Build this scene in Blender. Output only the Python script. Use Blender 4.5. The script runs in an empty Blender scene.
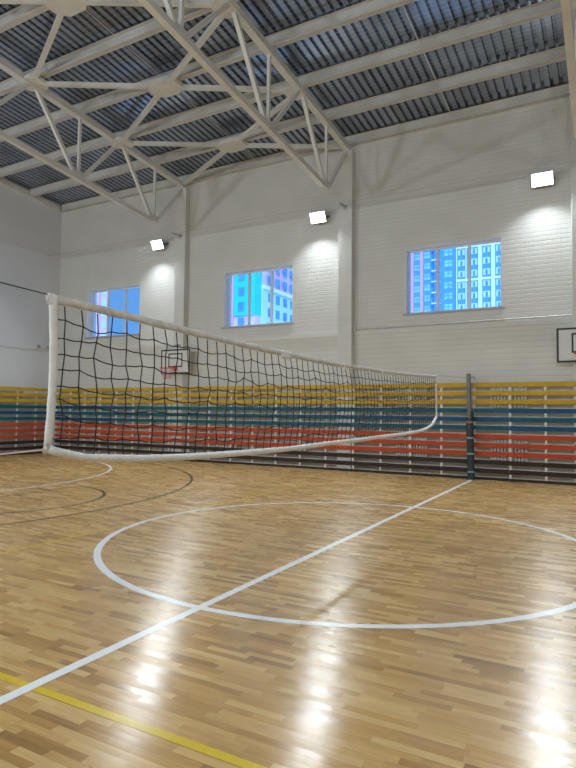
import bpy, bmesh, math, random
from mathutils import Vector, Matrix
rnd = random.Random(7)
sc = bpy.context.scene
COL = sc.collection
V = Vector

# ------------------------------------------------------------------ materials
def new_mat(name):
    m = bpy.data.materials.new(name); m.use_nodes = True
    nt = m.node_tree
    return m, nt, nt.nodes['Principled BSDF']

def N(nt, typ, **kw):
    n = nt.nodes.new(typ)
    for k, v in kw.items(): setattr(n, k, v)
    return n

def plain(name, rgb, rough=.5, metal=0.0, noise=.06, scale=6.0, coat=0.0, spec=.5, bump=0.0, bscale=60):
    m, nt, b = new_mat(name)
    tc = N(nt, 'ShaderNodeTexCoord'); no = N(nt, 'ShaderNodeTexNoise')
    no.inputs['Scale'].default_value = scale; no.inputs['Detail'].default_value = 4
    nt.links.new(tc.outputs['Object'], no.inputs['Vector'])
    mr = N(nt, 'ShaderNodeMapRange')
    mr.inputs['From Min'].default_value = .3; mr.inputs['From Max'].default_value = .7
    mr.inputs['To Min'].default_value = 1-noise; mr.inputs['To Max'].default_value = 1+noise
    nt.links.new(no.outputs['Fac'], mr.inputs['Value'])
    mul = N(nt, 'ShaderNodeVectorMath', operation='SCALE'); mul.inputs[0].default_value = rgb
    nt.links.new(mr.outputs['Result'], mul.inputs['Scale'])
    nt.links.new(mul.outputs['Vector'], b.inputs['Base Color'])
    b.inputs['Roughness'].default_value = rough; b.inputs['Metallic'].default_value = metal
    b.inputs['Coat Weight'].default_value = coat; b.inputs['Specular IOR Level'].default_value = spec
    if bump:
        n2 = N(nt, 'ShaderNodeTexNoise'); n2.inputs['Scale'].default_value = bscale
        nt.links.new(tc.outputs['Object'], n2.inputs['Vector'])
        bp = N(nt, 'ShaderNodeBump'); bp.inputs['Strength'].default_value = bump; bp.inputs['Distance'].default_value = .01
        nt.links.new(n2.outputs['Fac'], bp.inputs['Height']); nt.links.new(bp.outputs['Normal'], b.inputs['Normal'])
    return m

def emis(name, rgb, s):
    m, nt, b = new_mat(name)
    b.inputs['Base Color'].default_value = (*rgb, 1)
    b.inputs['Emission Color'].default_value = (*rgb, 1); b.inputs['Emission Strength'].default_value = s
    return m

def grooved(name, rgb, pitch, depth=.006, line=.90, rough=.55):
    """painted wall with fine horizontal grooves"""
    m, nt, b = new_mat(name)
    tc = N(nt, 'ShaderNodeTexCoord'); sp = N(nt, 'ShaderNodeSeparateXYZ')
    nt.links.new(tc.outputs['Object'], sp.inputs[0])
    d = N(nt, 'ShaderNodeMath', operation='DIVIDE'); d.inputs[1].default_value = pitch
    nt.links.new(sp.outputs['Z'], d.inputs[0])
    fr = N(nt, 'ShaderNodeMath', operation='FRACT'); nt.links.new(d.outputs[0], fr.inputs[0])
    pp = N(nt, 'ShaderNodeMath', operation='PINGPONG'); pp.inputs[1].default_value = .5
    nt.links.new(fr.outputs[0], pp.inputs[0])
    mr = N(nt, 'ShaderNodeMapRange'); mr.inputs['From Min'].default_value = 0; mr.inputs['From Max'].default_value = .12
    nt.links.new(pp.outputs[0], mr.inputs['Value'])
    bp = N(nt, 'ShaderNodeBump'); bp.inputs['Strength'].default_value = .5; bp.inputs['Distance'].default_value = depth
    nt.links.new(mr.outputs['Result'], bp.inputs['Height']); nt.links.new(bp.outputs['Normal'], b.inputs['Normal'])
    no = N(nt, 'ShaderNodeTexNoise'); no.inputs['Scale'].default_value = 1.3; no.inputs['Detail'].default_value = 5
    nt.links.new(tc.outputs['Object'], no.inputs['Vector'])
    m2 = N(nt, 'ShaderNodeMapRange'); m2.inputs['From Min'].default_value = .3; m2.inputs['From Max'].default_value = .7
    m2.inputs['To Min'].default_value = .96; m2.inputs['To Max'].default_value = 1.03
    nt.links.new(no.outputs['Fac'], m2.inputs['Value'])
    m3 = N(nt, 'ShaderNodeMapRange'); m3.inputs['To Min'].default_value = line; m3.inputs['To Max'].default_value = 1
    nt.links.new(mr.outputs['Result'], m3.inputs['Value'])
    mm = N(nt, 'ShaderNodeMath', operation='MULTIPLY'); nt.links.new(m2.outputs['Result'], mm.inputs[0]); nt.links.new(m3.outputs['Result'], mm.inputs[1])
    sc_ = N(nt, 'ShaderNodeVectorMath', operation='SCALE'); sc_.inputs[0].default_value = rgb
    nt.links.new(mm.outputs[0], sc_.inputs['Scale']); nt.links.new(sc_.outputs['Vector'], b.inputs['Base Color'])
    b.inputs['Roughness'].default_value = rough
    return m

def parquet():
    m, nt, b = new_mat('parquet')
    L = nt.links.new
    tc = N(nt, 'ShaderNodeTexCoord'); sp = N(nt, 'ShaderNodeSeparateXYZ'); L(tc.outputs['Object'], sp.inputs[0])
    def mth(op, a, bb=None):
        n = N(nt, 'ShaderNodeMath', operation=op)
        for i, x in enumerate((a, bb)):
            if x is None: continue
            if isinstance(x, (int, float)): n.inputs[i].default_value = x
            else: L(x, n.inputs[i])
        return n.outputs[0]
    W_, LN = .055, .30
    yr = mth('DIVIDE', sp.outputs['Y'], W_); row = mth('FLOOR', yr); fy = mth('FRACT', yr)
    wn = N(nt, 'ShaderNodeTexWhiteNoise', noise_dimensions='1D'); L(row, wn.inputs['W'])
    off = mth('MULTIPLY', wn.outputs['Value'], 7.3)
    # rows differ a little in length so that the joints never line up
    ln = mth('ADD', mth('MULTIPLY', wn.outputs['Value'], .16), LN)
    xr = mth('ADD', mth('DIVIDE', sp.outputs['X'], ln), off); cell = mth('FLOOR', xr); fx = mth('FRACT', xr)
    cb = N(nt, 'ShaderNodeCombineXYZ'); L(cell, cb.inputs[0]); L(row, cb.inputs[1])
    w2 = N(nt, 'ShaderNodeTexWhiteNoise', noise_dimensions='2D'); L(cb.outputs[0], w2.inputs['Vector'])
    rp = N(nt, 'ShaderNodeValToRGB'); L(w2.outputs['Value'], rp.inputs[0])
    els = [(0, (.36, .195, .062)), (.10, (.48, .27, .085)), (.4, (.57, .335, .108)), (.75, (.635, .395, .138)), (1, (.71, .475, .195))]
    cr = rp.color_ramp
    cr.elements[0].position, cr.elements[0].color = els[0][0], (*els[0][1], 1)
    cr.elements[1].position, cr.elements[1].color = els[-1][0], (*els[-1][1], 1)
    for q, c in els[1:-1]:
        e = cr.elements.new(q); e.color = (*c, 1)
    # grain along the plank
    mp = N(nt, 'ShaderNodeMapping'); mp.inputs['Scale'].default_value = (2.2, 34, 1); L(tc.outputs['Object'], mp.inputs[0])
    ad = N(nt, 'ShaderNodeVectorMath', operation='ADD'); L(mp.outputs[0], ad.inputs[0]); L(w2.outputs['Color'], ad.inputs[1])
    gn = N(nt, 'ShaderNodeTexNoise'); gn.inputs['Scale'].default_value = 1.6; gn.inputs['Detail'].default_value = 6; gn.inputs['Distortion'].default_value = .6
    L(ad.outputs[0], gn.inputs['Vector'])
    g = N(nt, 'ShaderNodeMapRange'); g.inputs['From Min'].default_value = .3; g.inputs['From Max'].default_value = .72
    g.inputs['To Min'].default_value = .80; g.inputs['To Max'].default_value = 1.10; L(gn.outputs['Fac'], g.inputs['Value'])
    big = N(nt, 'ShaderNodeTexNoise'); big.inputs['Scale'].default_value = .5; big.inputs['Detail'].default_value = 3; L(tc.outputs['Object'], big.inputs['Vector'])
    bg = N(nt, 'ShaderNodeMapRange'); bg.inputs['From Min'].default_value = .3; bg.inputs['From Max'].default_value = .7
    bg.inputs['To Min'].default_value = .93; bg.inputs['To Max'].default_value = 1.05; L(big.outputs['Fac'], bg.inputs['Value'])
    py = mth('PINGPONG', fy, .5); px = mth('PINGPONG', fx, .5)
    jy = N(nt, 'ShaderNodeMapRange'); jy.inputs['From Max'].default_value = .02; jy.inputs['To Min'].default_value = .78; jy.inputs['To Max'].default_value = 1; L(py, jy.inputs['Value'])
    jx = N(nt, 'ShaderNodeMapRange'); jx.inputs['From Max'].default_value = .004; jx.inputs['To Min'].default_value = .72; jx.inputs['To Max'].default_value = 1; L(px, jx.inputs['Value'])
    f = mth('MULTIPLY', mth('MULTIPLY', g.outputs[0], bg.outputs[0]), mth('MULTIPLY', jy.outputs[0], jx.outputs[0]))
    s = N(nt, 'ShaderNodeVectorMath', operation='SCALE'); L(rp.outputs['Color'], s.inputs[0]); L(f, s.inputs['Scale'])
    L(s.outputs['Vector'], b.inputs['Base Color'])
    rr = N(nt, 'ShaderNodeMapRange'); rr.inputs['To Min'].default_value = .23; rr.inputs['To Max'].default_value = .31
    L(w2.outputs['Value'], rr.inputs['Value']); L(rr.outputs[0], b.inputs['Roughness'])
    b.inputs['IOR'].default_value = 1.62
    # varnish brushed across the strips: broader gloss across them than along them
    b.inputs['Anisotropic'].default_value = .75
    tg = N(nt, 'ShaderNodeCombineXYZ'); tg.inputs[1].default_value = 1; L(tg.outputs[0], b.inputs['Tangent'])
    # every strip is slightly cupped and lies at its own small tilt
    sr = N(nt, 'ShaderNodeSeparateColor'); L(w2.outputs['Color'], sr.inputs[0])
    sy = mth('ADD', mth('MULTIPLY', mth('SUBTRACT', fy, .5), .05), mth('MULTIPLY', mth('SUBTRACT', sr.outputs[1], .5), .036))
    sx = mth('MULTIPLY', mth('SUBTRACT', sr.outputs[2], .5), .010)
    nv = N(nt, 'ShaderNodeCombineXYZ'); L(sx, nv.inputs[0]); L(sy, nv.inputs[1]); nv.inputs[2].default_value = 1
    nn = N(nt, 'ShaderNodeVectorMath', operation='NORMALIZE'); L(nv.outputs[0], nn.inputs[0]); L(nn.outputs['Vector'], b.inputs['Normal'])
    return m

def line_paint(name, rgb, wear=.2, wood=(.47, .27, .10)):
    m, nt, b = new_mat(name); L = nt.links.new
    tc = N(nt, 'ShaderNodeTexCoord'); no = N(nt, 'ShaderNodeTexNoise'); no.inputs['Scale'].default_value = 22; no.inputs['Detail'].default_value = 6
    L(tc.outputs['Object'], no.inputs['Vector'])
    mr = N(nt, 'ShaderNodeMapRange'); mr.inputs['From Min'].default_value = .56; mr.inputs['From Max'].default_value = .74
    mr.inputs['To Min'].default_value = 0; mr.inputs['To Max'].default_value = wear; L(no.outputs['Fac'], mr.inputs['Value'])
    mx = N(nt, 'ShaderNodeMix', data_type='RGBA'); mx.inputs[6].default_value = (*rgb, 1); mx.inputs[7].default_value = (*wood, 1)
    L(mr.outputs[0], mx.inputs[0]); L(mx.outputs[2], b.inputs['Base Color'])
    b.inputs['Roughness'].default_value = .3; b.inputs['IOR'].default_value = 1.62; b.inputs['Anisotropic'].default_value = .75
    tg = N(nt, 'ShaderNodeCombineXYZ'); tg.inputs[1].default_value = 1; L(tg.outputs[0], b.inputs['Tangent'])
    return m

def glass_mat():
    m, nt, b = new_mat('window_glass'); L = nt.links.new
    nt.nodes.remove(b)
    out = nt.nodes['Material Output']
    t = N(nt, 'ShaderNodeBsdfTransparent'); t.inputs['Color'].default_value = (.93, .96, .97, 1)
    g = N(nt, 'ShaderNodeBsdfGlossy'); g.inputs['Roughness'].default_value = .02
    f = N(nt, 'ShaderNodeFresnel'); f.inputs['IOR'].default_value = 1.45
    mx = N(nt, 'ShaderNodeMixShader'); ge = N(nt, 'ShaderNodeNewGeometry'); iv = N(nt, 'ShaderNodeMath', operation='SUBTRACT'); iv.inputs[0].default_value = 1; L(ge.outputs['Backfacing'], iv.inputs[1])
    ml = N(nt, 'ShaderNodeMath', operation='MULTIPLY'); L(f.outputs[0], ml.inputs[0]); L(iv.outputs[0], ml.inputs[1])
    L(ml.outputs[0], mx.inputs[0]); L(t.outputs[0], mx.inputs[1]); L(g.outputs[0], mx.inputs[2])
    L(mx.outputs[0], out.inputs['Surface'])
    return m

M = dict(
    floor=parquet(),
    white_line=line_paint('white_line_paint', (.86, .87, .88), .2),
    thin_white=line_paint('white_line_paint_worn', (.74, .72, .66), .5),
    black_line=line_paint('black_line_paint', (.02, .015, .015), .08),
    faint_line=line_paint('faint_black_line', (.10, .05, .025), .9),
    yellow_line=line_paint('yellow_line_paint', (.72, .50, .02), .25),
    worn_yellow=line_paint('worn_yellow_line', (.66, .42, .03), .5),
    wall=grooved('ribbed_white_wall', (.61, .60, .565), .115),
    brick=grooved('painted_block_wall', (.61, .595, .55), .142, line=.88),
    smooth=plain('smooth_white_wall', (.64, .655, .69), .6, noise=.03, scale=.8),
    column=plain('white_column_paint', (.60, .59, .555), .55, noise=.03, scale=2),
    deck=plain('galvanised_deck', (.35, .405, .50), .27, .9, noise=.25, scale=.9),
    steel=plain('cream_steel_paint', (.64, .63, .595), .42, noise=.06, scale=2.5),
    purlin=plain('grey_purlin_paint', (.56, .55, .52), .45, noise=.07, scale=2.0),
    rod=plain('zinc_rod', (.75, .75, .74), .4, .3),
    reveal=plain('white_reveal', (.74, .75, .76), .5, noise=.02),
    upvc=plain('white_window_frame', (.62, .62, .66), .35, noise=.02),
    sill=plain('grey_sill', (.35, .35, .36), .4, noise=.03),
    glass=glass_mat(),
    yellow=plain('yellow_slat_paint', (.58, .355, .007), .42, spec=.25, noise=.10, scale=3),
    teal=plain('teal_slat_paint', (.004, .105, .165), .40, spec=.25, noise=.15, scale=3),
    blue=plain('blue_slat_paint', (.005, .085, .195), .40, spec=.25, noise=.15, scale=3),
    green=plain('sea_green_slat_paint', (.006, .118, .138), .40, spec=.25, noise=.15, scale=3),
    red=plain('orange_red_slat_paint', (.53, .070, .018), .42, spec=.25, noise=.12, scale=3),
    brown=plain('dark_brown_slat_paint', (.040, .022, .018), .42, spec=.25, noise=.2, scale=3),
    post=plain('white_bracket_paint', (.78, .77, .72), .5, noise=.05),
    radiator=plain('white_radiator_enamel', (.56, .55, .53), .4, noise=.03),
    tape=plain('white_vinyl_tape', (.72, .71, .69), .45, noise=.08, scale=14, bump=.6, bscale=22),
    tape_top=plain('creased_net_band', (.56, .54, .50), .6, noise=.16, scale=16, bump=.8, bscale=30),
    cord=plain('black_net_cord', (.012, .011, .012), .8, noise=.2),
    cable=plain('dark_cable', (.08, .05, .045), .5, noise=.1),
    grey_cable=plain('grey_steel_cable', (.42, .42, .42), .4, .4),
    rope=plain('pale_rope', (.72, .60, .52), .7, noise=.1),
    pole=plain('grey_post_paint', (.15, .15, .165), .38, .3, noise=.06),
    pad=plain('dark_green_pad', (.022, .036, .040), .5, noise=.2, scale=12),
    strap=plain('pale_teal_strap', (.16, .33, .34), .6, noise=.1),
    pink=plain('faded_orange_strap', (.36, .19, .12), .6),
    board=plain('white_backboard', (.66, .65, .62), .4, noise=.02),
    black=plain('black_paint', (.012, .012, .013), .45, noise=.1),
    rim=plain('orange_red_rim', (.62, .06, .03), .4),
    hoopnet=plain('red_white_net', (.62, .30, .28), .7, noise=.3, scale=40),
    net=plain('white_safety_net', (.62, .62, .60), .7, noise=.05),
    net_grey=plain('pale_grey_safety_net', (.33, .33, .32), .8, noise=.05),
    housing=plain('floodlight_housing', (.20, .20, .21), .4, .4),
    led=emis('led_panel', (.86, .94, 1.0), 7),
    box=plain('grey_junction_box', (.36, .36, .36), .5),
    conduit=plain('pale_conduit', (.58, .57, .53), .5),
    ground=plain('pale_bounce_ground', (.78, .80, .82), .8, scale=.05),  # unseen ground made near white to bounce daylight up into the window reveals
    f_blue=plain('blue_facade', (.11, .36, .78), .6, noise=.04, scale=.4),
    f_dblue=plain('deep_blue_facade', (.10, .30, .66), .6, noise=.04, scale=.4),
    f_white=plain('white_facade', (.80, .88, .90), .6, noise=.03, scale=.4),
    f_pale=plain('pale_facade', (.52, .78, .92), .6, noise=.04, scale=.4),
    f_pink=plain('pink_facade', (.85, .42, .62), .6, noise=.05, scale=.4),
    f_lilac=plain('lilac_facade', (.80, .58, .78), .6, noise=.05, scale=.4),
    f_cyan=plain('cyan_facade', (.02, .66, .90), .6, noise=.04, scale=.4),
    pane=plain('pale_pane', (.28, .66, .85), .25, noise=.25, scale=.6),
    dark_pane=plain('blue_pane', (.10, .32, .66), .25, noise=.25, scale=.6),
)

# ------------------------------------------------------------------ geometry helpers
class MB:
    def __init__(s): s.v = []; s.f = []
    def add(s, vs, fs):
        o = len(s.v); s.v += [tuple(v) for v in vs]; s.f += [tuple(i+o for i in f) for f in fs]; return s
    def box(s, x0, x1, y0, y1, z0, z1):
        return s.add([(x, y, z) for z in (z0, z1) for y in (y0, y1) for x in (x0, x1)],
                     [(0, 2, 3, 1), (4, 5, 7, 6), (0, 1, 5, 4), (2, 6, 7, 3), (0, 4, 6, 2), (1, 3, 7, 5)])
    def beam(s, a, b, w, h, up=(0, 0, 1)):
        a, b = V(a), V(b); d = (b-a).normalized(); up = V(up)
        if abs(d.dot(up)) > .98: up = V((0, 1, 0))
        r = d.cross(up).normalized(); u = r.cross(d)
        vs = [p + r*(sx*w/2) + u*(sz*h/2) for p in (a, b) for sx, sz in ((-1, -1), (1, -1), (1, 1), (-1, 1))]
        return s.add(vs, [(0, 1, 2, 3), (7, 6, 5, 4), (0, 4, 5, 1), (1, 5, 6, 2), (2, 6, 7, 3), (3, 7, 4, 0)])
    def tube(s, pts, r, n=6, close=False):
        pts = [V(p) for p in pts]; k = len(pts); vs = []
        for i, p in enumerate(pts):
            a = pts[i-1] if (i > 0 or close) else p
            c = pts[(i+1) % k] if (i < k-1 or close) else p
            d = (c-a).normalized()
            up = V((0, 0, 1)) if abs(d.z) < .9 else V((0, 1, 0))
            x = d.cross(up).normalized(); y = x.cross(d)
            for j in range(n):
                t = 2*math.pi*j/n + .3
                vs.append(p + x*(math.cos(t)*r) + y*(math.sin(t)*r))
        fs = []
        for i in range(k if close else k-1):
            i2 = (i+1) % k
            for j in range(n):
                j2 = (j+1) % n
                fs.append((i*n+j, i2*n+j, i2*n+j2, i*n+j2))
        if not close:
            fs += [tuple(range(n)), tuple((k-1)*n+j for j in reversed(range(n)))]
        return s.add(vs, fs)
    def cyl(s, a, b, r, n=16, r2=None):
        a, b = V(a), V(b); d = (b-a).normalized(); up = V((0, 0, 1)) if abs(d.z) < .9 else V((0, 1, 0))
        x = d.cross(up).normalized(); y = x.cross(d); r2 = r if r2 is None else r2
        vs = [a + x*(math.cos(2*math.pi*j/n)*r) + y*(math.sin(2*math.pi*j/n)*r) for j in range(n)] + \
             [b + x*(math.cos(2*math.pi*j/n)*r2) + y*(math.sin(2*math.pi*j/n)*r2) for j in range(n)]
        return s.add(vs, [(j, n+j, n+(j+1) % n, (j+1) % n) for j in range(n)] + [tuple(range(n)), tuple(2*n-1-j for j in range(n))])
    def knot(s, p, r):
        p = V(p)
        return s.add([p+V(d)*r for d in ((1, 0, 0), (-1, 0, 0), (0, 1, 0), (0, -1, 0), (0, 0, 1), (0, 0, -1))],
                     [(0, 2, 4), (2, 1, 4), (1, 3, 4), (3, 0, 4), (2, 0, 5), (1, 2, 5), (3, 1, 5), (0, 3, 5)])
    def prism(s, poly, z0, z1):
        n = len(poly)
        return s.add([(x, y, z0) for x, y in poly] + [(x, y, z1) for x, y in poly],
                     [tuple(reversed(range(n))), tuple(range(n, 2*n))] + [(i, (i+1) % n, n+(i+1) % n, n+i) for i in range(n)])
    def build(s, name, mat, parent=None, bevel=0, smooth=False, origin=None):
        me = bpy.data.meshes.new(name)
        vs = s.v
        if origin is not None: vs = [(x-origin[0], y-origin[1], z-origin[2]) for x, y, z in vs]
        me.from_pydata(vs, [], s.f); me.update()
        bm = bmesh.new(); bm.from_mesh(me); bmesh.ops.recalc_face_normals(bm, faces=bm.faces); bm.to_mesh(me); bm.free()
        if smooth:
            for p in me.polygons: p.use_smooth = True
        me.materials.append(mat)
        o = bpy.data.objects.new(name, me); COL.objects.link(o)
        if origin is not None: o.location = origin
        if bevel:
            b = o.modifiers.new('bevel', 'BEVEL'); b.width = bevel; b.segments = 2; b.limit_method = 'ANGLE'
        if parent is not None:
            o.parent = parent; o.location = V(o.location) - parent_loc(parent)
        return o

def parent_loc(p):
    l = V((0, 0, 0))
    while p is not None: l += V(p.location); p = p.parent
    return l

def tag(o, label=None, cat=None, group=None, kind=None):
    if label: o['label'] = label
    if cat: o['category'] = cat
    if group: o['group'] = group
    if kind: o['kind'] = kind
    return o

def empty(name, loc, label, cat, group=None, kind=None):
    o = bpy.data.objects.new(name, None); COL.objects.link(o); o.location = loc; o.empty_display_size = .2
    return tag(o, label, cat, group, kind)

def copy_tree(o, parent=None):
    c = o.copy(); COL.objects.link(c)
    if parent is not None: c.parent = parent
    for ch in list(o.children): copy_tree(ch, c)
    return c

# ------------------------------------------------------------------ the hall
YB, YN, XL, XR = 8.31, -9.71, -15.68, 15.68          # window wall, near wall, left and right ends
RIDGE = -.70
CX = (2.47, -3.53, -9.53)                            # column / truss lines
CF = 8.09                                            # front of the columns
def ztop(y, s=.085): return 9.15 + s*(YB - y if y >= RIDGE else YB - (2*RIDGE - y))   # underside of the roof trusses' top chord
DK = .44
fl = MB().box(XL, XR, YN, YB, -.2, 0).build('floor', M['floor'])
tag(fl, 'glossy varnished parquet sports hall floor', 'floor', kind='structure')

# court lines: thin paint on the floor
LZ = .0012
def flat(name, mat, polys, z=LZ):
    mb = MB()
    for q in polys: mb.add([(x, y, z) for x, y in q], [tuple(range(len(q)))])
    return mb.build(name, mat, fl)
def strip(x0, y0, x1, y1, w):
    d = V((x1-x0, y1-y0)).normalized(); n = V((-d.y, d.x))*w/2
    return [(x0+n.x, y0+n.y), (x0-n.x, y0-n.y), (x1-n.x, y1-n.y), (x1+n.x, y1+n.y)]
def arc(cx, cy, r, w, a0, a1, n=96):
    out = []
    for i in range(n):
        t0, t1 = (math.radians(a0+(a1-a0)*k/n) for k in (i, i+1))
        out.append([(cx+q*math.cos(t), cy+q*math.sin(t)) for q, t in ((r-w/2, t0), (r+w/2, t0), (r+w/2, t1), (r-w/2, t1))])
    return out
flat('centre_line', M['white_line'], [strip(0, YN+1.2, 0, YB-.35, .08)], .0020)
flat('centre_circle', M['white_line'], arc(0, 0, 3.0, .08, 0, 360, 160), .0016)
flat('sideline', M['yellow_line'], [strip(-9, -4.585, 9, -4.585, .056)], .0010)
flat('attack_line', M['worn_yellow'], [strip(-3.0, -4.6, -3.0, 4.5, .055)], .0008)
A3, EL = (-11.15, -.10), -12.95
flat('three_point_line', M['black_line'], arc(A3[0], A3[1], 6.88, .055, -80, 82), .0012)
flat('key_line', M['black_line'], arc(-6.86, -.1, 1.87, .055, -90, 90, 48) + [strip(-6.86, -1.95, -6.86, 1.75, .04)], .0012)
flat('lane_line', M['faint_line'], [strip(-12.9, 2.3, -6.86, 2.3, .04)], .0010)
flat('goal_area_line', M['white_line'], arc(-13.0, 1.0, 5.47, .07, 0, 90, 60) + arc(-13.0, -1.0, 5.47, .07, -90, 0, 60) + [strip(-7.53, -1.0, -7.53, 1.0, .07)], .0016)
flat('end_line', M['thin_white'], [strip(EL, -6.6, EL, 6.6, .05)], .0008)

WINS = [(-1.84, .67), (-7.86, -5.33), (-14.10, -11.48)]
WZ0, WZ1 = 4.30, 6.10
BELT = 3.87
def wall_grid(xs, zs, holes, y0, y1):
    mb = MB()
    for i in range(len(xs)-1):
        for k in range(len(zs)-1):
            if any(abs(xs[i]-a) < 1e-6 and abs(zs[k]-WZ0) < 1e-6 for a, _ in holes): continue
            mb.box(xs[i], xs[i+1], y0, y1, zs[k], zs[k+1])
    return mb
xs = sorted([XL-.4, XR+.4] + [x for w in WINS for x in w])
wb = wall_grid(xs, [BELT, WZ0, WZ1, 9.62], WINS, YB, YB+.42).build('wall_back', M['wall'])
tag(wb, 'white ribbed upper wall with three high windows', 'wall', kind='structure')
MB().box(XL-.4, XR+.4, YB, YB+.42, -.2, BELT).build('lower_wall', M['brick'], wb)
lw = MB().box(XL-.4, XL, YN-.4, YB, -.2, 10.6).build('wall_left', M['smooth'])
tag(lw, 'smooth bluish white end wall on the left', 'wall', kind='structure')
rw = MB().box(XR, XR+.4, YN-.4, YB, -.2, 10.6).build('wall_right', M['smooth'])
tag(rw, 'smooth white end wall at the right end of the hall', 'wall', kind='structure')
nw = MB().box(XL, XR, YN-.4, YN, -.2, 9.62).build('wall_front', M['smooth'])
tag(nw, 'smooth white long wall behind the viewer', 'wall', kind='structure')

# corrugated roof deck, ribs running up the slope
prof = []
x = XL-.4
while x < XR+.4:
    prof += [(x, 0), (x+.115, 0), (x+.130, .085), (x+.185, .085)]; x += .2
prof.append((x, 0))
mb = MB(); ys = [YB+.42, RIDGE, YN-.42]
vs = [(a, y, ztop(y)+DK+b) for y in ys for a, b in prof]; n = len(prof)
mb.add(vs, [(r*n+i, r*n+i+1, (r+1)*n+i+1, (r+1)*n+i) for r in range(2) for i in range(n-1)])
dk = mb.build('ceiling', M['deck'])
tag(dk, 'corrugated galvanised steel roof deck', 'ceiling', kind='structure')
MB().add([(x, y, ztop(y)+DK+.16+h) for h in (0, .12) for y in ys for x in (XL-.4, XR+.4)],
         [(0, 1, 3, 2), (2, 3, 5, 4), (6, 8, 9, 7), (8, 10, 11, 9), (0, 6, 7, 1), (4, 5, 11, 10), (0, 2, 8, 6), (2, 4, 10, 8), (1, 7, 9, 3), (3, 9, 11, 5)]
         ).build('roof_insulation', M['smooth'], dk)

# columns
cname = ['near the right edge of the hall wall', 'between the middle and right windows', 'between the left and middle windows']
for cx, w in zip(CX, cname):
    c = MB().box(cx-.21, cx+.21, CF, YB, 0, 9.12).build('column', M['column'], bevel=.008)
    tag(c, 'white square wall column ' + w, 'column', kind='structure')
# belt moulding, conduit along it, and the angle under the roof on the left wall
b1 = MB().box(XL, XR, YB-.03, YB, BELT-.06, BELT+.06).build('trim_1', M['column'])
tag(b1, 'pale belt ledge along the window wall at backboard height', 'trim', kind='structure')
b2 = MB().box(XL, XL+.03, YN, YB-.03, BELT-.06, BELT-.01).build('trim_2', M['conduit'])
tag(b2, 'thin pale ledge along the smooth left wall', 'trim', kind='structure')
mb = MB()
for y0, y1 in ((YB-.2, RIDGE), (RIDGE, YN+.2)):
    mb.beam((XL+.06, y0, ztop(y0)+.26), (XL+.06, y1, ztop(y1)+.26), .12, .16)
t3 = mb.build('trim_3', M['steel']); tag(t3, 'cream steel edge angle where left wall meets the roof', 'trim', kind='structure')
cd = MB().tube([(-3.31, YB-.035, 3.98), (-1, YB-.035, 3.985), (2.24, YB-.035, 3.99)], .02, 6)
cd.box(-3.31, -3.25, YB-.07, YB, 3.93, 4.04)
for q in (-2.3, -1.3, -.3, .7, 1.7): cd.box(q-.02, q+.02, YB-.06, YB, 3.955, 4.015)
tag(cd.build('wall_conduit', M['conduit']), 'thin conduit run above the belt ledge under the right window', 'conduit')

# windows
wname = ['right', 'middle', 'left']
RD = .17
for i, (x0, x1) in enumerate(WINS):
    w = empty('window_%d' % (i+1), ((x0+x1)/2, YB, WZ0), 'high three-light window, the %s one in the window wall' % wname[i], 'window', kind='structure')
    mb = MB()   # lining of the opening
    mb.box(x0, x0+.012, YB, YB+.42, WZ0, WZ1).box(x1-.012, x1, YB, YB+.42, WZ0, WZ1).box(x0+.012, x1-.012, YB, YB+.42, WZ1-.012, WZ1)
    mb.build('reveal_lining', M['reveal'], w)
    xa, xb, za, zb = x0+.012, x1-.012, WZ0+.02, WZ1-.012
    y0, y1 = YB+RD, YB+RD+.07
    fr = MB().box(xa, xa+.05, y0, y1, za, zb).box(xb-.05, xb, y0, y1, za, zb).box(xa+.05, xb-.05, y0, y1, za, za+.05).box(xa+.05, xb-.05, y0, y1, zb-.05, zb)
    third = (xb-xa)/3
    for k in (1, 2): fr.box(xa+third*k-.036, xa+third*k+.036, y0, y1, za+.05, zb-.05)
    fr.build('window_frame', M['upvc'], w)
    for k in range(3):
        a = xa+third*k + (.05 if k == 0 else .036); c = xa+third*(k+1) - (.05 if k == 2 else .036)
        MB().box(a, c, y0+.03, y0+.036, za+.05, zb-.05).build('pane', M['glass'], w)
    MB().box(x0-.06, x1+.06, YB-.05, YB+RD, WZ0-.03, WZ0+.018).build('window_sill', M['sill'], w)

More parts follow.
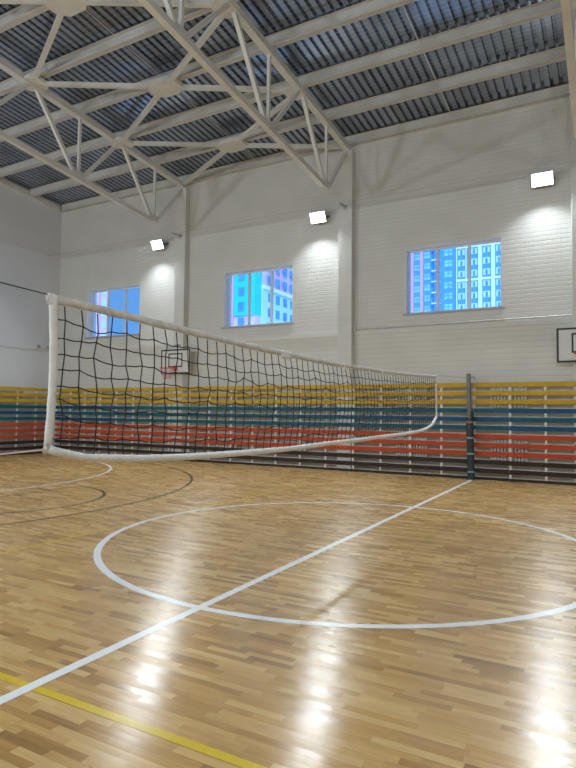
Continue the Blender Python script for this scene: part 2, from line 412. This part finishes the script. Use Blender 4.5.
# ------------------------------------------------------------------ roof steel
TOPN = [YB-.02, 5.3, 2.3, RIDGE, -3.7, -6.7, YN+.02]
BOTN = [6.8, 3.8, .8, -2.2, -5.2, -8.2]
def zbot(y): return 7.60 + .10*(6.65 - (y if y >= RIDGE else 2*RIDGE-y))
tn = ['at the right edge, above the right backboard', 'with its end between the middle and right windows', 'with its end between the left and middle windows']
for cx, w in zip(CX, tn):
    t = empty('roof_truss', (cx, 0, 9), 'cream welded steel roof truss ' + w, 'roof truss', 'roof trusses')
    mb = MB()
    for a, b in ((YB-.05, RIDGE), (RIDGE, YN+.05)): mb.beam((cx, a, ztop(a)+.08), (cx, b, ztop(b)+.08), .17, .16)
    mb.build('top_chord', M['steel'], t)
    mb = MB()
    for a, b in ((6.62, RIDGE), (RIDGE, 2*RIDGE-6.62)): mb.beam((cx, a, zbot(a)), (cx, b, zbot(b)), .13, .13)
    mb.build('bottom_chord', M['steel'], t)
    for j, yb in enumerate(BOTN):
        for yt, e in ((TOPN[j], .16), (TOPN[j+1], -.16)):
            s = .12 if yt > yb else -.12
            MB().beam((cx, yb+s, zbot(yb)+.06), (cx, yt+(-.12 if yt > yb else .12), ztop(yt)+.0), .09, .09).build('diagonal', M['steel'], t)
        MB().beam((cx, yb, zbot(yb)+.06), (cx, yb, ztop(yb)+.01), .07, .07).build('hanger', M['steel'], t)
        MB().box(cx-.008, cx+.008, yb-.2, yb+.2, zbot(yb)+.02, zbot(yb)+.2).build('gusset_plate', M['steel'], t)
    for y in (YB-.13, YN+.13):
        MB().box(cx-.10, cx+.10, y-.10, y+.10, 9.12, ztop(y if y > 0 else 2*RIDGE-y)+.005).build('bearing_plate', M['steel'], t)

pn = ['eaves purlin along the top of the window wall', 'first', 'second', 'third', 'fourth', 'fifth', 'sixth']
PY = [8.2, 6.8, 5.3, 3.8, 2.3, .8, RIDGE]
for k, y in enumerate(PY + [2*RIDGE-v for v in PY[-2::-1]]):
    z0 = ztop(y)+.162
    mb = MB().box(XL+.13, XR-.02, y-.006, y+.006, z0, z0+.25)
    if k == 0: mb.box(XL+.13, XR-.02, y-.05, y+.09, z0, z0+.014).box(XL+.13, XR-.02, y-.05, y+.09, z0+.24, z0+.25)
    else: mb.box(XL+.13, XR-.02, y-.075, y+.075, z0, z0+.014).box(XL+.13, XR-.02, y-.075, y+.075, z0+.24, z0+.25)
    if k > 6: continue
    lab = ('grey steel ' + pn[0]) if k == 0 else 'long grey steel roof purlin, the %s out from the window wall' % pn[k]
    tag(mb.build('purlin', M['purlin']), lab, 'purlin', 'roof purlins')

bay = ['right of the middle truss', 'between the two left trusses', 'beside the left wall']
for xm, w in zip((-.53, -6.53, -12.6), bay):
    r = empty('tie_rod_run', (xm, 5, 9.7), 'thin pale tie rods linking the purlins, bay ' + w, 'tie rods', 'roof tie rods')
    for a, b in zip(PY[:-1], PY[1:]):
        MB().tube([(xm, a-.02, ztop(a)+.26), (xm, b+.02, ztop(b)+.26)], .009, 6).build('rod', M['rod'], r)

# X bracing in the bay between the two left trusses, meeting on octagonal plates
def octa(cx, cy, a, b, z0, z1, skew=0):
    q = [(-1, -.45), (-.5, -1), (.5, -1), (1, -.45), (1, .45), (.5, 1), (-.5, 1), (-1, .45)]
    return MB().prism([(cx+u*a, cy+v*b) for u, v in q], z0, z1)
for (ya, yb), w in zip(((8.15, 5.3), (5.3, 2.3), (2.3, RIDGE)), ('nearest the window wall', 'second from the window wall', 'third from the window wall')):
    ym = (ya+yb)/2; xm = (CX[1]+CX[2])/2
    z = lambda y: ztop(y)+.09
    t = empty('roof_cross_brace', (xm, ym, z(ym)), 'cream X-shaped roof brace between the two left trusses, ' + w, 'roof brace', 'roof cross braces')
    for sx, y in ((CX[1], ya), (CX[1], yb), (CX[2], ya), (CX[2], yb)):
        d = V((sx-xm, y-ym, z(y)-z(ym))); a = V((xm, ym, z(ym)))
        MB().beam(a+d*.09, a+d*.955, .10, .10).build('brace_arm', M['steel'], t)
    o = octa(xm, ym, .44, .32, z(ym)-.06, z(ym)+.06).build('centre_plate', M['steel'], t, bevel=.01)
    for sx in (CX[1], CX[2]):
        if yb > RIDGE+.1:
            s = 1 if sx == CX[2] else -1
            octa(sx+s*(.04 if s > 0 else .14), yb, .34 if s > 0 else .25, .30, z(yb)-.05, z(yb)+.03).build('node_plate', M['steel'], t, bevel=.01)

# ------------------------------------------------------------------ safety nets
NZ, NY = 7.47, 7.72
mb = MB()
k = 0
x = XL+.1
while x < XR:
    mb.tube([(x, NY, NZ), (x, YN+.3, NZ)], .0007, 3); x += .1
y = NY
while y > YN+.3:
    mb.tube([(XL+.08, y, NZ), (XR-.08, y, NZ)], .0007, 3); y -= .1
tag(mb.build('ceiling_net', M['net']), 'white square-mesh safety net stretched flat beneath the roof trusses', 'safety net', 'safety nets')
mb = MB(); x = XL+.1
while x < XR:
    mb.tube([(x, NY+.02, NZ), (x, NY+.02, 4.0)], .0007, 3); x += .1
z = NZ-.05
while z > 4.0:
    mb.tube([(XL+.08, NY+.02, z), (XR-.08, NY+.02, z)], .0007, 3); z -= .1
tag(mb.build('wall_net', M['net_grey']), 'pale grey square-mesh safety net hanging before the high windows', 'safety net', 'safety nets')
er = MB().tube([(XL, NY+.01, NZ), (XR, NY+.01, NZ)], .007, 6)
tag(er.build('edge_rope', M['grey_cable']), 'dark edge rope of the safety nets along the window wall', 'rope')
for cx, w in zip(CX, ('right', 'middle', 'left')):
    s = MB().beam((cx, CF+.0, NZ+.012), (cx, NY-.02, NZ+.012), .04, .03).box(cx-.06, cx+.06, CF-.012, CF, NZ-.06, NZ+.08)
    tag(s.build('net_bracket', M['box']), 'small grey net bracket on the %s wall column' % w, 'bracket', 'net brackets')

# ------------------------------------------------------------------ floodlights
def make_flood(x, y, side, watts):
    # side +1: on the window wall facing into the hall (-Y); -1: on the wall opposite
    t = empty('floodlight', (x, y, 7.32 if side > 0 else 6.6), 'x', 'floodlight', 'wall floodlights')
    a = math.radians(28)
    rot = Matrix.Rotation(a*1, 4, 'X') if side > 0 else Matrix.Rotation(math.pi, 4, 'Z') @ Matrix.Rotation(a, 4, 'X')
    cen = V((0, -.26*side, -.02))
    def part(name, mat, mb, bevel=0):
        mb.v = [tuple(rot @ V(v) + cen) for v in mb.v]
        o = mb.build(name, mat, None, bevel); o.parent = t; return o
    hw, hh = .235, .15
    # local: panel in X/Z plane, emitting to -Y before tilt
    part('housing', M['housing'], MB().box(-hw-.02, hw+.02, 0, .05, -hh-.02, hh+.02), .006)
    fins = MB()
    for i in range(-6, 7): fins.box(i*.038-.004, i*.038+.004, .05, .085, -hh, hh)
    part('heat_sink', M['housing'], fins)
    part('led_panel', M['led'], MB().box(-hw, hw, -.006, .002, -hh, hh))
    br = MB()
    for sx in (-1, 1): br.beam((sx*(hw+.03), -.26*side, -.02), (sx*(hw+.03), -.02*side, .05), .012, .04)
    br.box(-hw-.04, hw+.04, *sorted((-.025*side, -.001*side)), .02, .08)
    br.build('wall_mount', M['housing'], None).parent = t
    la = bpy.data.lights.new('led_light', 'AREA'); la.shape = 'RECTANGLE'; la.size = 2*hw; la.size_y = 2*hh
    la.energy = watts; la.color = (.84, .94, 1.0); la.spread = math.radians(130 if side > 0 else 180)
    lo = bpy.data.objects.new('led_light', la); COL.objects.link(lo); lo.parent = t
    d = rot.to_3x3() @ V((0, -1, 0))
    lo.location = cen + d*.012
    # beam aimed apart from the panel's tilt, to balance floor and wall light
    ax = V((d.x, d.y, 0)).normalized(); e = math.radians(52 if side > 0 else 24)
    lo.rotation_euler = (ax*math.cos(e) - V((0, 0, math.sin(e)))).to_track_quat('-Z', 'Z').to_euler()
    return t
for x, w in ((1.64, 'right of the right window'), (-4.38, 'beside the middle wall column'), (-10.5, 'above the left window')):
    f = make_flood(x, YB, 1, 300); f['label'] = 'lit white LED floodlight high on the window wall, ' + w
for x in (-13, -7.6, -2.2, 3.2, 8.6): 
    f = make_flood(x, YN, -1, 560 if x < -12 else 270); f['label'] = 'lit LED floodlight on the wall behind the viewer'
for x in (7.7,):
    f = make_flood(x, YB, 1, 300); f['label'] = 'lit LED floodlight beyond the right edge of the view'

# ------------------------------------------------------------------ coloured slat screens in front of the radiators
SF = 8.03                                            # front face of the boards
COLS = ['yellow']*3 + ['teal']*3 + ['red']*3 + ['brown']*3
cn = {'teal': [('teal', 'blue'), ('blue', 'teal'), ('teal', 'teal'), ('teal', 'green'), ('teal', 'blue'), ('blue', 'green')]}
def screen(kind, a, b, label, seed):
    r = random.Random(seed)
    ax = (lambda u, d, z: (u, SF+d, z)) if kind == 'back' else (lambda u, d, z: (XL+.28-d, u, z))
    mid = (a+b)/2
    t = empty('slat_screen', ax(mid, 0, 0), label, 'slat screen', 'coloured slat screens in front of the radiators')
    def bx(mb, u0, u1, d0, d1, z0, z1):
        p, q = ax(u0, d0, z0), ax(u1, d1, z1)
        return mb.box(*sorted((p[0], q[0])), *sorted((p[1], q[1])), z0, z1)
    for k in range(12):
        z1 = 2.40 - .212*k; z0 = max(z1-.108, .004)
        c = COLS[k]
        if c == 'teal': c = cn['teal'][seed % 6][k % 2]
        bx(MB(), a+.003, b-.003, 0, .022, z0, z1).build('slat', M[c], t, bevel=.003)
    u = a + (b-a)*.0
    npost = max(1, round((b-a)/.82))
    for k in range(npost):
        u = a + (b-a)*(k+.0)/npost + (.0 if k else .026)
        bx(MB(), u-.024, u+.024, .023, .048, .0, 2.31).build('post', M['post'], t)
    return t
segs = [(.84, 4.94, 'below the right backboard, right of the net post'), (-3.26, .84, 'directly behind the grey net post'),
        (-7.36, -3.26, 'below the middle window'), (-11.46, -7.36, 'below the left backboard'), (-15.36, -11.46, 'below the left window, up to the corner')]
for i, (a, b, w) in enumerate(segs): screen('back', a, b, 'yellow, teal, red and brown slat screen ' + w, i)
screen('left', 3.4, 8.0, 'yellow, teal, red and brown slat screen along the smooth left wall', 5)

# radiators and heating pipe behind the screens
def radiator(kind, u0, u1, z0, z1, label):
    n = round((u1-u0)/.08); st = (u1-u0)/n; mid = (u0+u1)/2
    if kind == 'back': f = lambda u, d, z: (u, YB-.16+d, z)
    else: f = lambda u, d, z: (XL+.165-d, u, z)
    t = empty('radiator', f(mid, 0, z0), label, 'radiator', 'sectional radiators behind the slats')
    def bx(mb, a, b, d0, d1, c, e):
        p, q = f(a, d0, c), f(b, d1, e)
        return mb.box(*sorted((p[0], q[0])), *sorted((p[1], q[1])), c, e)
    mb = MB()
    for i in range(n): bx(mb, u0+st*i+.016, u0+st*(i+1)-.016, 0, .085, z0, z1)
    mb.build('sections', M['radiator'], t, bevel=.004)
    mb = MB(); bx(mb, u0, u1, .03, .06, z0+.04, z0+.08); bx(mb, u0, u1, .03, .06, z1-.08, z1-.04)
    mb.build('header_pipe', M['radiator'], t)
    for q in (u0+.15, u1-.15): bx(MB(), q-.015, q+.015, .06, .135, z1-.12, z1-.05).build('wall_mount', M['radiator'], t)
spots = [(.38, 1.25, 'just right of the net post'), (-2.05, -1.2, 'left of the net post'), (-5.62, -4.75, 'below the right part of the middle window'),
         (-8.05, -7.2, 'below the left edge of the middle window'), (-11.6, -10.73, 'below the right edge of the left window'), (-14.1, -13.2, 'below the left part of the left window')]
for a, b, w in spots:
    for z0, z1, u in ((1.78, 2.28, 'upper'), (.46, .98, 'lower')):
        radiator('back', a, b, z0, z1, '%s white radiator behind the slats, %s' % (u, w))
for z0, z1, u in ((1.78, 2.28, 'upper'), (.46, .98, 'lower')):
    radiator('left', 5.7, 6.8, z0, z1, '%s white radiator behind the slats of the smooth left wall' % u)
hp = MB().tube([(XL+.3, YB-.10, .17), (XR-.3, YB-.10, .17)], .022, 8)
tag(hp.build('heating_pipe', M['radiator'], smooth=True), 'white heating pipe running low behind the slat screens', 'pipe')

# ------------------------------------------------------------------ basketball backboards on the columns
def backboard(cx, label):
    yb = 7.97; z0, z1 = 2.84, 3.65; hw = .61
    t = empty('backboard', (cx, CF, z0), label, 'backboard', 'practice backboards')
    MB().box(cx-hw, cx+hw, yb, yb+.03, z0, z1).build('board', M['board'], t, bevel=.004)
    b = .045; y0, y1 = yb-.004, yb+.002
    MB().box(cx-hw, cx+hw, y0, y1, z1-b, z1).box(cx-hw, cx+hw, y0, y1, z0, z0+b).box(cx-hw, cx-hw+b, y0, y1, z0+b, z1-b).box(cx+hw-b, cx+hw, y0, y1, z0+b, z1-b).build('border', M['black'], t)
    hx, za, zb, b = .295, z0+.22, z0+.68, .04
    MB().box(cx-hx, cx+hx, y0, y1, zb-b, zb).box(cx-hx, cx+hx, y0, y1, za, za+b).box(cx-hx, cx-hx+b, y0, y1, za+b, zb-b).box(cx+hx-b, cx+hx, y0, y1, za+b, zb-b).build('target_square', M['black'], t)
    zr = z0+.16; yc = yb-.40; R = .225
    rp = [(cx+R*math.cos(q*math.pi/16), yc+R*math.sin(q*math.pi/16), zr) for q in range(32)]
    rim = MB().tube(rp, .011, 8, True)
    rim.beam((cx-.05, yb-.005, zr), (cx-.05, yc+R, zr), .02, .03).beam((cx+.05, yb-.005, zr), (cx+.05, yc+R, zr), .02, .03)
    rim.box(cx-.10, cx+.10, yb-.018, yb-.004, zr-.06, zr+.06)
    rm = rim.build('rim', M['rim'], t, smooth=False)
    nt = MB(); K = 12
    lv = [(0, .222), (.09, .19), (.18, .155), (.27, .13), (.36, .125)]
    def P(i, l):
        a = 2*math.pi*(i+.5*(l % 2))/K
        return (cx+lv[l][1]*math.cos(a), yc+lv[l][1]*math.sin(a), zr-lv[l][0])
    for l in range(4):
        for i in range(K):
            for d in (0, 1 if l % 2 else -1): nt.tube([P(i, l), P(i+d, l+1)], .005, 4)
    nt.build('hoop_net', M['hoopnet'], rm)
    br = MB()
    for s in (-.2, .2):
        for z in (z0+.12, z1-.12): br.beam((cx+s*.8, CF, z), (cx+s*.8, yb+.03, z), .04, .04)
    br.box(cx-.20, cx-.12, yb+.03, yb+.05, z0+.05, z1-.05).box(cx+.12, cx+.20, yb+.03, yb+.05, z0+.05, z1-.05)
    br.build('mounting_bracket', M['black'], t)
    MB().box(cx-.09, cx+.09, CF-.10, CF, z1+.12, z1+.17).build('safety_hook', M['box'], t)
backboard(CX[0]+.06, 'white basketball backboard with black border at the right edge')
backboard(CX[2], 'white basketball backboard with black border seen through the volleyball net')

# ------------------------------------------------------------------ volleyball net
def interp(tab, y):
    if y <= tab[0][0]: return tab[0][1]
    for (a, u), (b, v) in zip(tab, tab[1:]):
        if y <= b: return u+(v-u)*(y-a)/(b-a)
    return tab[-1][1]
def sm(tab, y): return sum(interp(tab, y+d)*w for d, w in ((-.25, .25), (0, .5), (.25, .25)))
TOP = [(-4.56, 2.315), (-4.14, 2.315), (-3.73, 2.30), (-3.17, 2.285), (-2.46, 2.265), (-1.55, 2.25), (-.31, 2.245), (1.45, 2.27), (3.0, 2.315), (4.5, 2.38)]
BOT = [(-4.53, 1.375), (-4.43, 1.345), (-4.19, 1.295), (-3.69, 1.262), (-3.14, 1.243), (-2.44, 1.232), (-1.53, 1.225), (-.47, 1.242), (.5, 1.25), (1.46, 1.265), (2.4, 1.275), (3.36, 1.30), (3.8, 1.34), (4.15, 1.40), (4.5, 1.56)]
YA, YE = -4.53, 4.45
vn = empty('volleyball_net', (0, 0, 1.2), 'sagging black volleyball net with white edge bands across the hall', 'volleyball net')
HB = .062
def belly(y, s): return .05*math.sin(s*math.pi)*math.sin((y+4.5)/9*math.pi)
cols = [YA+.10 + .1335*i for i in range(67)]
rows = 9
jit = [[(rnd.gauss(0, .008), rnd.gauss(0, .008)) for _ in range(rows+1)] for _ in cols]
lowf = [[math.sin(c*1.9+r*1.3)*.010+math.sin(c*4.3+r*2.1)*.008 for r in range(rows+1)] for c in range(len(cols))]
def node(c, r):
    y = cols[c]; zt = sm(TOP, y)-HB; zb = interp(BOT, y)+.02
    s = r/rows
    # the meshes keep their size under the band and bunch up towards the bottom
    z = zt + (zb-zt)*s
    if 0 < r < rows:
        z += jit[c][r][1] + lowf[c][r]; y += jit[c][r][0] + .012*math.sin(c*.9+r)
    return (belly(y, s), y, z)
mb = MB()
for c in range(len(cols)): mb.tube([node(c, r) for r in range(rows+1)], .0044, 5)
for r in range(1, rows):
    pts = [(0, YA+.02, node(0, r)[2]+.004)] + [node(c, r) for c in range(len(cols))] + [(0, YE-.0, node(len(cols)-1, r)[2])]
    fine = []
    for a, b in zip(pts, pts[1:]):
        a, b = V(a), V(b); fine += [a, (a+b)/2-V((0, 0, .006))]
    mb.tube(fine+[V(pts[-1])], .0042, 5)
    for c in range(len(cols)): mb.knot(node(c, r), .0090)
mb.build('netting', M['cord'], vn)
# top band: folded strip with small creases
def band(tab, ofs, half, thick, n, y0, y1, seed, wav):
    r = random.Random(seed); mb = MB(); vs = []
    for i in range(n+1):
        y = y0+(y1-y0)*i/n; z = sm(tab, y)+ofs
        k = r.gauss(0, wav); k2 = r.gauss(0, wav)
        for q in range(8):
            t = 2*math.pi*q/8
            vs.append((thick*math.cos(t)*(1+.3*k2/wav*.5), y, z+half*math.copysign(abs(math.sin(t))**.6, math.sin(t))+(k if math.sin(t) < -.3 else k2*.5)))
    fs = [(i*8+q, (i+1)*8+q, (i+1)*8+(q+1) % 8, i*8+(q+1) % 8) for i in range(n) for q in range(8)]
    fs += [tuple(range(8)), tuple(n*8+q for q in reversed(range(8)))]
    return mb.add(vs, fs)
band(TOP, -.030, .028, .010, 150, YA-.03, YE+.03, 3, .0022).build('top_band', M['tape_top'], vn, smooth=True)
# bottom band: tube of white vinyl
pts = []
for i in range(121):
    y = YA+.01+(YE-YA)*i/120; pts.append((belly(y, 1), y, interp(BOT, y)*.5+sm(BOT, y)*.5 if -4.2 < y < 4.0 else interp(BOT, y)))
MB().tube(pts, .0275, 8).build('bottom_band', M['tape'], vn, smooth=True)
# side bands
def side(y0, tabz, w, th, mat):
    mb = MB(); vs = []; n = 14
    for i in range(n+1):
        s = i/n; z = tabz[0]+(tabz[1]-tabz[0])*s; yy = y0(s)
        ww = w(s)/2*(1+.08*math.sin(i*2.7))
        vs += [(-th, yy-ww, z), (th, yy-ww, z), (th*1.4, yy, z), (th, yy+ww, z), (-th, yy+ww, z), (-th*1.4, yy, z)]
    fs = [(i*6+q, (i+1)*6+q, (i+1)*6+(q+1) % 6, i*6+(q+1) % 6) for i in range(n) for q in range(6)]
    return mb.add(vs, fs+[tuple(range(6)), tuple(n*6+q for q in reversed(range(6)))]).build('side_band', mat, vn, smooth=True)
side(lambda s: YA+.010+.022*math.sin(s*3.1)-.004*s, (2.31, 1.375), lambda s: .047, .010, M['tape'])
side(lambda s: YE+.05*s+.01, (2.20, 1.54), lambda s: .055, .008, M['tape'])
# bunched fold of the band and small ties along it
MB().prism([(-.012, -1.72), (.016, -1.72), (.024, -1.62), (.016, -1.51), (-.012, -1.51)], 2.172, 2.252).build('band_fold', M['tape'], vn, bevel=.012)
for y in (-.05, 1.35): MB().box(-.013, .013, y-.03, y+.03, sm(TOP, y)-.078, sm(TOP, y)+.004).build('tie', M['tape'], vn, bevel=.004)
MB().box(-.0125, .0125, YA-.022, YA+.03, 2.25, 2.316).build('corner_patch', M['tape'], vn, bevel=.004)
MB().tube([(0, YA+.0, 1.40), (.012, YA-.022, 1.375), (-.01, YA-.006, 1.355), (.0, YA+.02, 1.365)], .016, 6).build('corner_knot', M['tape'], vn, smooth=True)
# cable and rope ends
PYC = 7.88
PL = lambda z: -.02-.022*z
MB().tube([(0, YE, 2.375), (0, 6.2, 2.44), (PL(2.5), PYC-.068, 2.52)], .005, 6).build('post_cable', M['grey_cable'], vn)
MB().tube([(0, YA, 2.305), (0, -6.2, 2.36), (0, YN, 2.46)], .0045, 6).build('near_cable', M['cable'], vn)
MB().tube([(0, YA-.005, 1.37), (0, -5.4, 1.335), (0, -7.5, 1.20), (0, YN, 1.0)], .0045, 6).build('lower_rope', M['rope'], vn)

# net post
np_ = empty('net_post', (-.02, PYC, 0), 'grey volleyball net post with dark padded foot against the slats', 'net post')
MB().cyl((PL(0), PYC, 0.02), (PL(2.6), PYC, 2.60), .052, 20).build('pole', M['pole'], np_, smooth=False)
MB().beam((PL(1.53), PYC-.045, 1.53), (PL(2.58), PYC-.045, 2.58), .07, .02).build('track', M['pole'], np_, bevel=.004)
MB().cyl((PL(0), PYC, .015), (PL(1.52), PYC, 1.52), .088, 20).build('pad', M['pad'], np_)
for z, m in ((1.42, 'pink'), (1.03, 'strap'), (.64, 'strap'), (.20, 'strap')):
    MB().cyl((PL(z), PYC, z-.022), (PL(z), PYC, z+.022), .0915, 20).build('strap', M[m], np_)
MB().cyl((PL(0), PYC, 0), (PL(0), PYC, .018), .13, 20).build('base_plate', M['pole'], np_)
MB().cyl((PL(2.6), PYC, 2.59), (PL(2.6), PYC, 2.625), .055, 20, .045).build('cap', M['pole'], np_)
MB().tube([(PL(2.5)+.05, PYC, 2.53), (PL(2.5)+.11, PYC-.01, 2.54), (PL(2.5)+.15, PYC-.01, 2.51), (PL(2.5)+.16, PYC-.01, 2.45)], .009, 6).build('hook', M['black'], np_)
MB().box(-.005, .05, PYC-.05, PYC+.05, 1.54, 1.66).tube([(.045, PYC, 1.60), (.10, PYC, 1.60), (.10, PYC, 1.49)], .009, 6).build('winch', M['black'], np_, bevel=.004)
MB().tube([(PL(2.5)+.13, PYC-.01, 2.47), (.06, PYC, 1.95), (.04, PYC, 1.64)], .005, 5).build('rope', M['grey_cable'], np_)

# small boxes on the left wall ledge
for y, w in ((7.86, 'nearer the corner'), (7.44, 'farther from the corner')):
    b = MB().box(XL, XL+.06, y-.06, y+.06, 3.9, 4.03).build('junction_box', M['box'], bevel=.006)
    tag(b, 'small grey junction box on the left wall ledge, ' + w, 'junction box', 'wall junction boxes')

# ------------------------------------------------------------------ outside
g = MB().box(-400, 300, YB+.8, 420, -.6, -.4).build('outside_ground', M['ground'])
tag(g, 'unseen pale ground outside, lightened to bounce daylight into the windows', 'ground', kind='structure')
def wallbox(bd, name, mat, *a): return MB().box(*a).build(name, mat, bd)
# tower behind the right window
Y1 = 140.0; s1 = (Y1+6.886)/136.886
PX = lambda px: 2.96 + ((-38.81 + (px-411)*(-18.081+38.81)/89.0) - 2.96)*s1
def zrow(k): return 22.0+2.8*k
A = empty('apartment_tower', (PX(455), Y1, -.4), 'blue and white apartment tower with pink frame, behind right window', 'building')
wallbox(A, 'wall', M['f_blue'], PX(398), PX(530), Y1, Y1+16, -.4, 64)
xa, xb, xc, xd = PX(411.4), PX(414.2), PX(421.0), PX(424.2)
fz = 44.4
wallbox(A, 'pink_frame', M['f_pink'], xa, xb, Y1-.5, Y1, 0, fz); wallbox(A, 'pink_frame', M['f_pink'], xc, xd, Y1-.5, Y1, 0, fz)
wallbox(A, 'pink_frame', M['f_pink'], xa, xd, Y1-.55, Y1-.02, fz, fz+.9)
for px0, px1 in ((458, 458.9), (467.2, 468.2), (479.4, 483.2), (491.6, 495.4), (503, 507)):
    wallbox(A, 'white_pier', M['f_white'], PX(px0), PX(px1), Y1-.5, Y1, 0, 63)
for k in range(-6, 16, 3):
    wallbox(A, 'white_band', M['f_white'], PX(458), PX(530), Y1-.4, Y1, zrow(k)+4.45, zrow(k)+5.05)
colsA = [(414.8, 420.4, 'pane', 0), (425.3, 431.2, 'pane', .2), (446, 453.8, 'pane', .3), (459.8, 466.3, 'pane', .0), (472, 478.6, 'pane', 0), (484, 490.6, 'pane', 0), (496.2, 501.8, 'pane', 0)]
for px0, px1, m, dz in colsA:
    for k in range(0, 10):
        z = zrow(k)+dz; x0, x1 = PX(px0), PX(px1); xm = (x0+x1)/2
        w = MB().box(x0, x1, Y1-.10, Y1, z, z+1.6).build('window', M['pane'] if px0 < 459 else M['f_pale'], A)
        if px0 > 459: MB().box(xm-.22, xm+.22, Y1-.16, Y1-.10, z+.1, z+1.3).build('sash', M['dark_pane'], w)
        else: MB().box(xm-.05, xm+.05, Y1-.16, Y1-.10, z, z+1.6).box(x0, x1, Y1-.16, Y1-.10, z+.9, z+1.0).build('sash', M['f_blue'], w)
for k in range(0, 10):
    wallbox(A, 'balcony', M['f_white'], PX(433.8), PX(441.8), Y1-1.1, Y1, zrow(k)-.75, zrow(k)-.45)
wallbox(A, 'balcony_screen', M['f_dblue'], PX(436), PX(439.6), Y1-.9, Y1, 0, 60)

# block behind the middle window: front facing the hall, long side turned away
Yb = 88.0; Xc = -57.1
Bd = empty('apartment_block', (Xc-9, Yb+15, -.4), 'pink and white apartment block with cyan corner, behind middle window', 'building')
QX = lambda px: 2.96 + ((-92.127 + (px-231)*(-83.575+92.127)/25.0) - 2.96)*((Yb+6.886)/136.886)
wallbox(Bd, 'wall', M['f_lilac'], QX(205), Xc, Yb, Yb+60, -.4, 46)
zc = 17.0
wallbox(Bd, 'cyan_panel', M['f_cyan'], QX(235), Xc+.06, Yb-.3, Yb+2.2, 20.6, 45)
wallbox(Bd, 'pink_strip', M['f_pink'], QX(231.3), QX(234.5), Yb-.25, Yb, 0, 45)
wallbox(Bd, 'white_wall', M['f_pale'], Xc, Xc+.35, Yb+2.2, Yb+60, 0, 26.2)
wallbox(Bd, 'white_band', M['f_white'], Xc, Xc+.7, Yb+2.2, Yb+60, 26.2, 26.9)
for k in range(0, 6):
    z = 15.5+3.0*k
    MB().box(QX(239.7), QX(245.5), Yb-.42, Yb-.3, z, z+1.7).build('window', M['dark_pane'], Bd)
for j in range(7):
    y = Yb+4.2+3.1*j
    if j in (2, 4): wallbox(Bd, 'pink_pier', M['f_pink'], Xc, Xc+.3, y-1.3, y-.7, 27, 45.5)
    for k in range(0, 8):
        z = 14.9+3.0*k+(.6 if k > 3 else 0)
        if z > 25 and z < 27: continue
        MB().box(Xc+.3, Xc+.45, y, y+1.5, z, z+1.7).build('window', M['dark_pane'], Bd)
# tower behind the left window
Yc = 100.0
RX = lambda px: 2.96 + ((-147.37 + (px-95)*(-141.777+147.37)/12.0) - 2.96)*((Yc+6.886)/136.886)
Cc = empty('apartment_tower', (RX(95), Yc, -.4), 'lilac apartment tower edge behind the left window', 'building')
MB().prism([(RX(70), Yc), (RX(108.6), Yc), (RX(108.6)-17, Yc+15), (RX(70)-17, Yc+15)], -.4, 60).build('wall', M['f_lilac'], Cc)
wallbox(Cc, 'white_strip', M['f_white'], RX(94.6), RX(98.2), Yc-.4, Yc, 0, 59)
wallbox(Cc, 'pink_strip', M['f_pink'], RX(99.6), RX(101.0), Yc-.3, Yc, 0, 59)
for k in range(0, 10):
    MB().box(RX(103), RX(106.5), Yc-.12, Yc, 20+2.9*k, 21.5+2.9*k).build('window', M['f_pale'], Cc)

# ------------------------------------------------------------------ light
w = bpy.data.worlds.new('sky'); sc.world = w; w.use_nodes = True
bg = w.node_tree.nodes['Background']
tc = w.node_tree.nodes.new('ShaderNodeTexCoord'); sp = w.node_tree.nodes.new('ShaderNodeSeparateXYZ')
rp = w.node_tree.nodes.new('ShaderNodeValToRGB')
cr = rp.color_ramp
cr.elements[0].position = 0; cr.elements[0].color = (.15, .42, .95, 1)
cr.elements[1].position = .9; cr.elements[1].color = (.75, 1.35, 2.3, 1)
e = cr.elements.new(.36); e.color = (.12, .38, .95, 1)
w.node_tree.links.new(tc.outputs['Generated'], sp.inputs[0]); w.node_tree.links.new(sp.outputs['Z'], rp.inputs[0])
w.node_tree.links.new(rp.outputs[0], bg.inputs['Color']); bg.inputs['Strength'].default_value = 1.0
sl = bpy.data.lights.new('sun', 'SUN'); sl.energy = 2.9; sl.color = (.60, .84, 1.0); sl.angle = .3
so = bpy.data.objects.new('sun', sl); COL.objects.link(so)
so.rotation_euler = V((-.55, 1.0, -.75)).to_track_quat('-Z', 'Y').to_euler()

# ------------------------------------------------------------------ camera
f, yaw, pit, rol = 578.44, .50578, .049097, .011122
F0 = V((-math.sin(yaw), math.cos(yaw), 0)); r0 = V((math.cos(yaw), math.sin(yaw), 0)); u = V((0, 0, 1))
F = F0*math.cos(pit)+u*math.sin(pit); U = -F0*math.sin(pit)+u*math.cos(pit)
r = r0*math.cos(rol)+U*math.sin(rol); U2 = -r0*math.sin(rol)+U*math.cos(rol)
cam = bpy.data.cameras.new('camera'); co = bpy.data.objects.new('camera', cam); COL.objects.link(co)
cam.sensor_fit = 'VERTICAL'; cam.sensor_height = 36; cam.lens = f/768*36; cam.clip_end = 1000; cam.clip_start = .05
m = Matrix((r, U2, -F)).transposed().to_4x4(); m.translation = V((2.95954, -6.88589, 1.60897)); co.matrix_world = m
sc.camera = co
sc.view_settings.view_transform = 'Standard'; sc.view_settings.look = 'None'; sc.view_settings.gamma = 1
sc.view_settings.exposure = 0.0
sc.cycles.max_bounces = 10; sc.cycles.diffuse_bounces = 6; sc.cycles.transparent_max_bounces = 12
sc.cycles.sample_clamp_indirect = 6
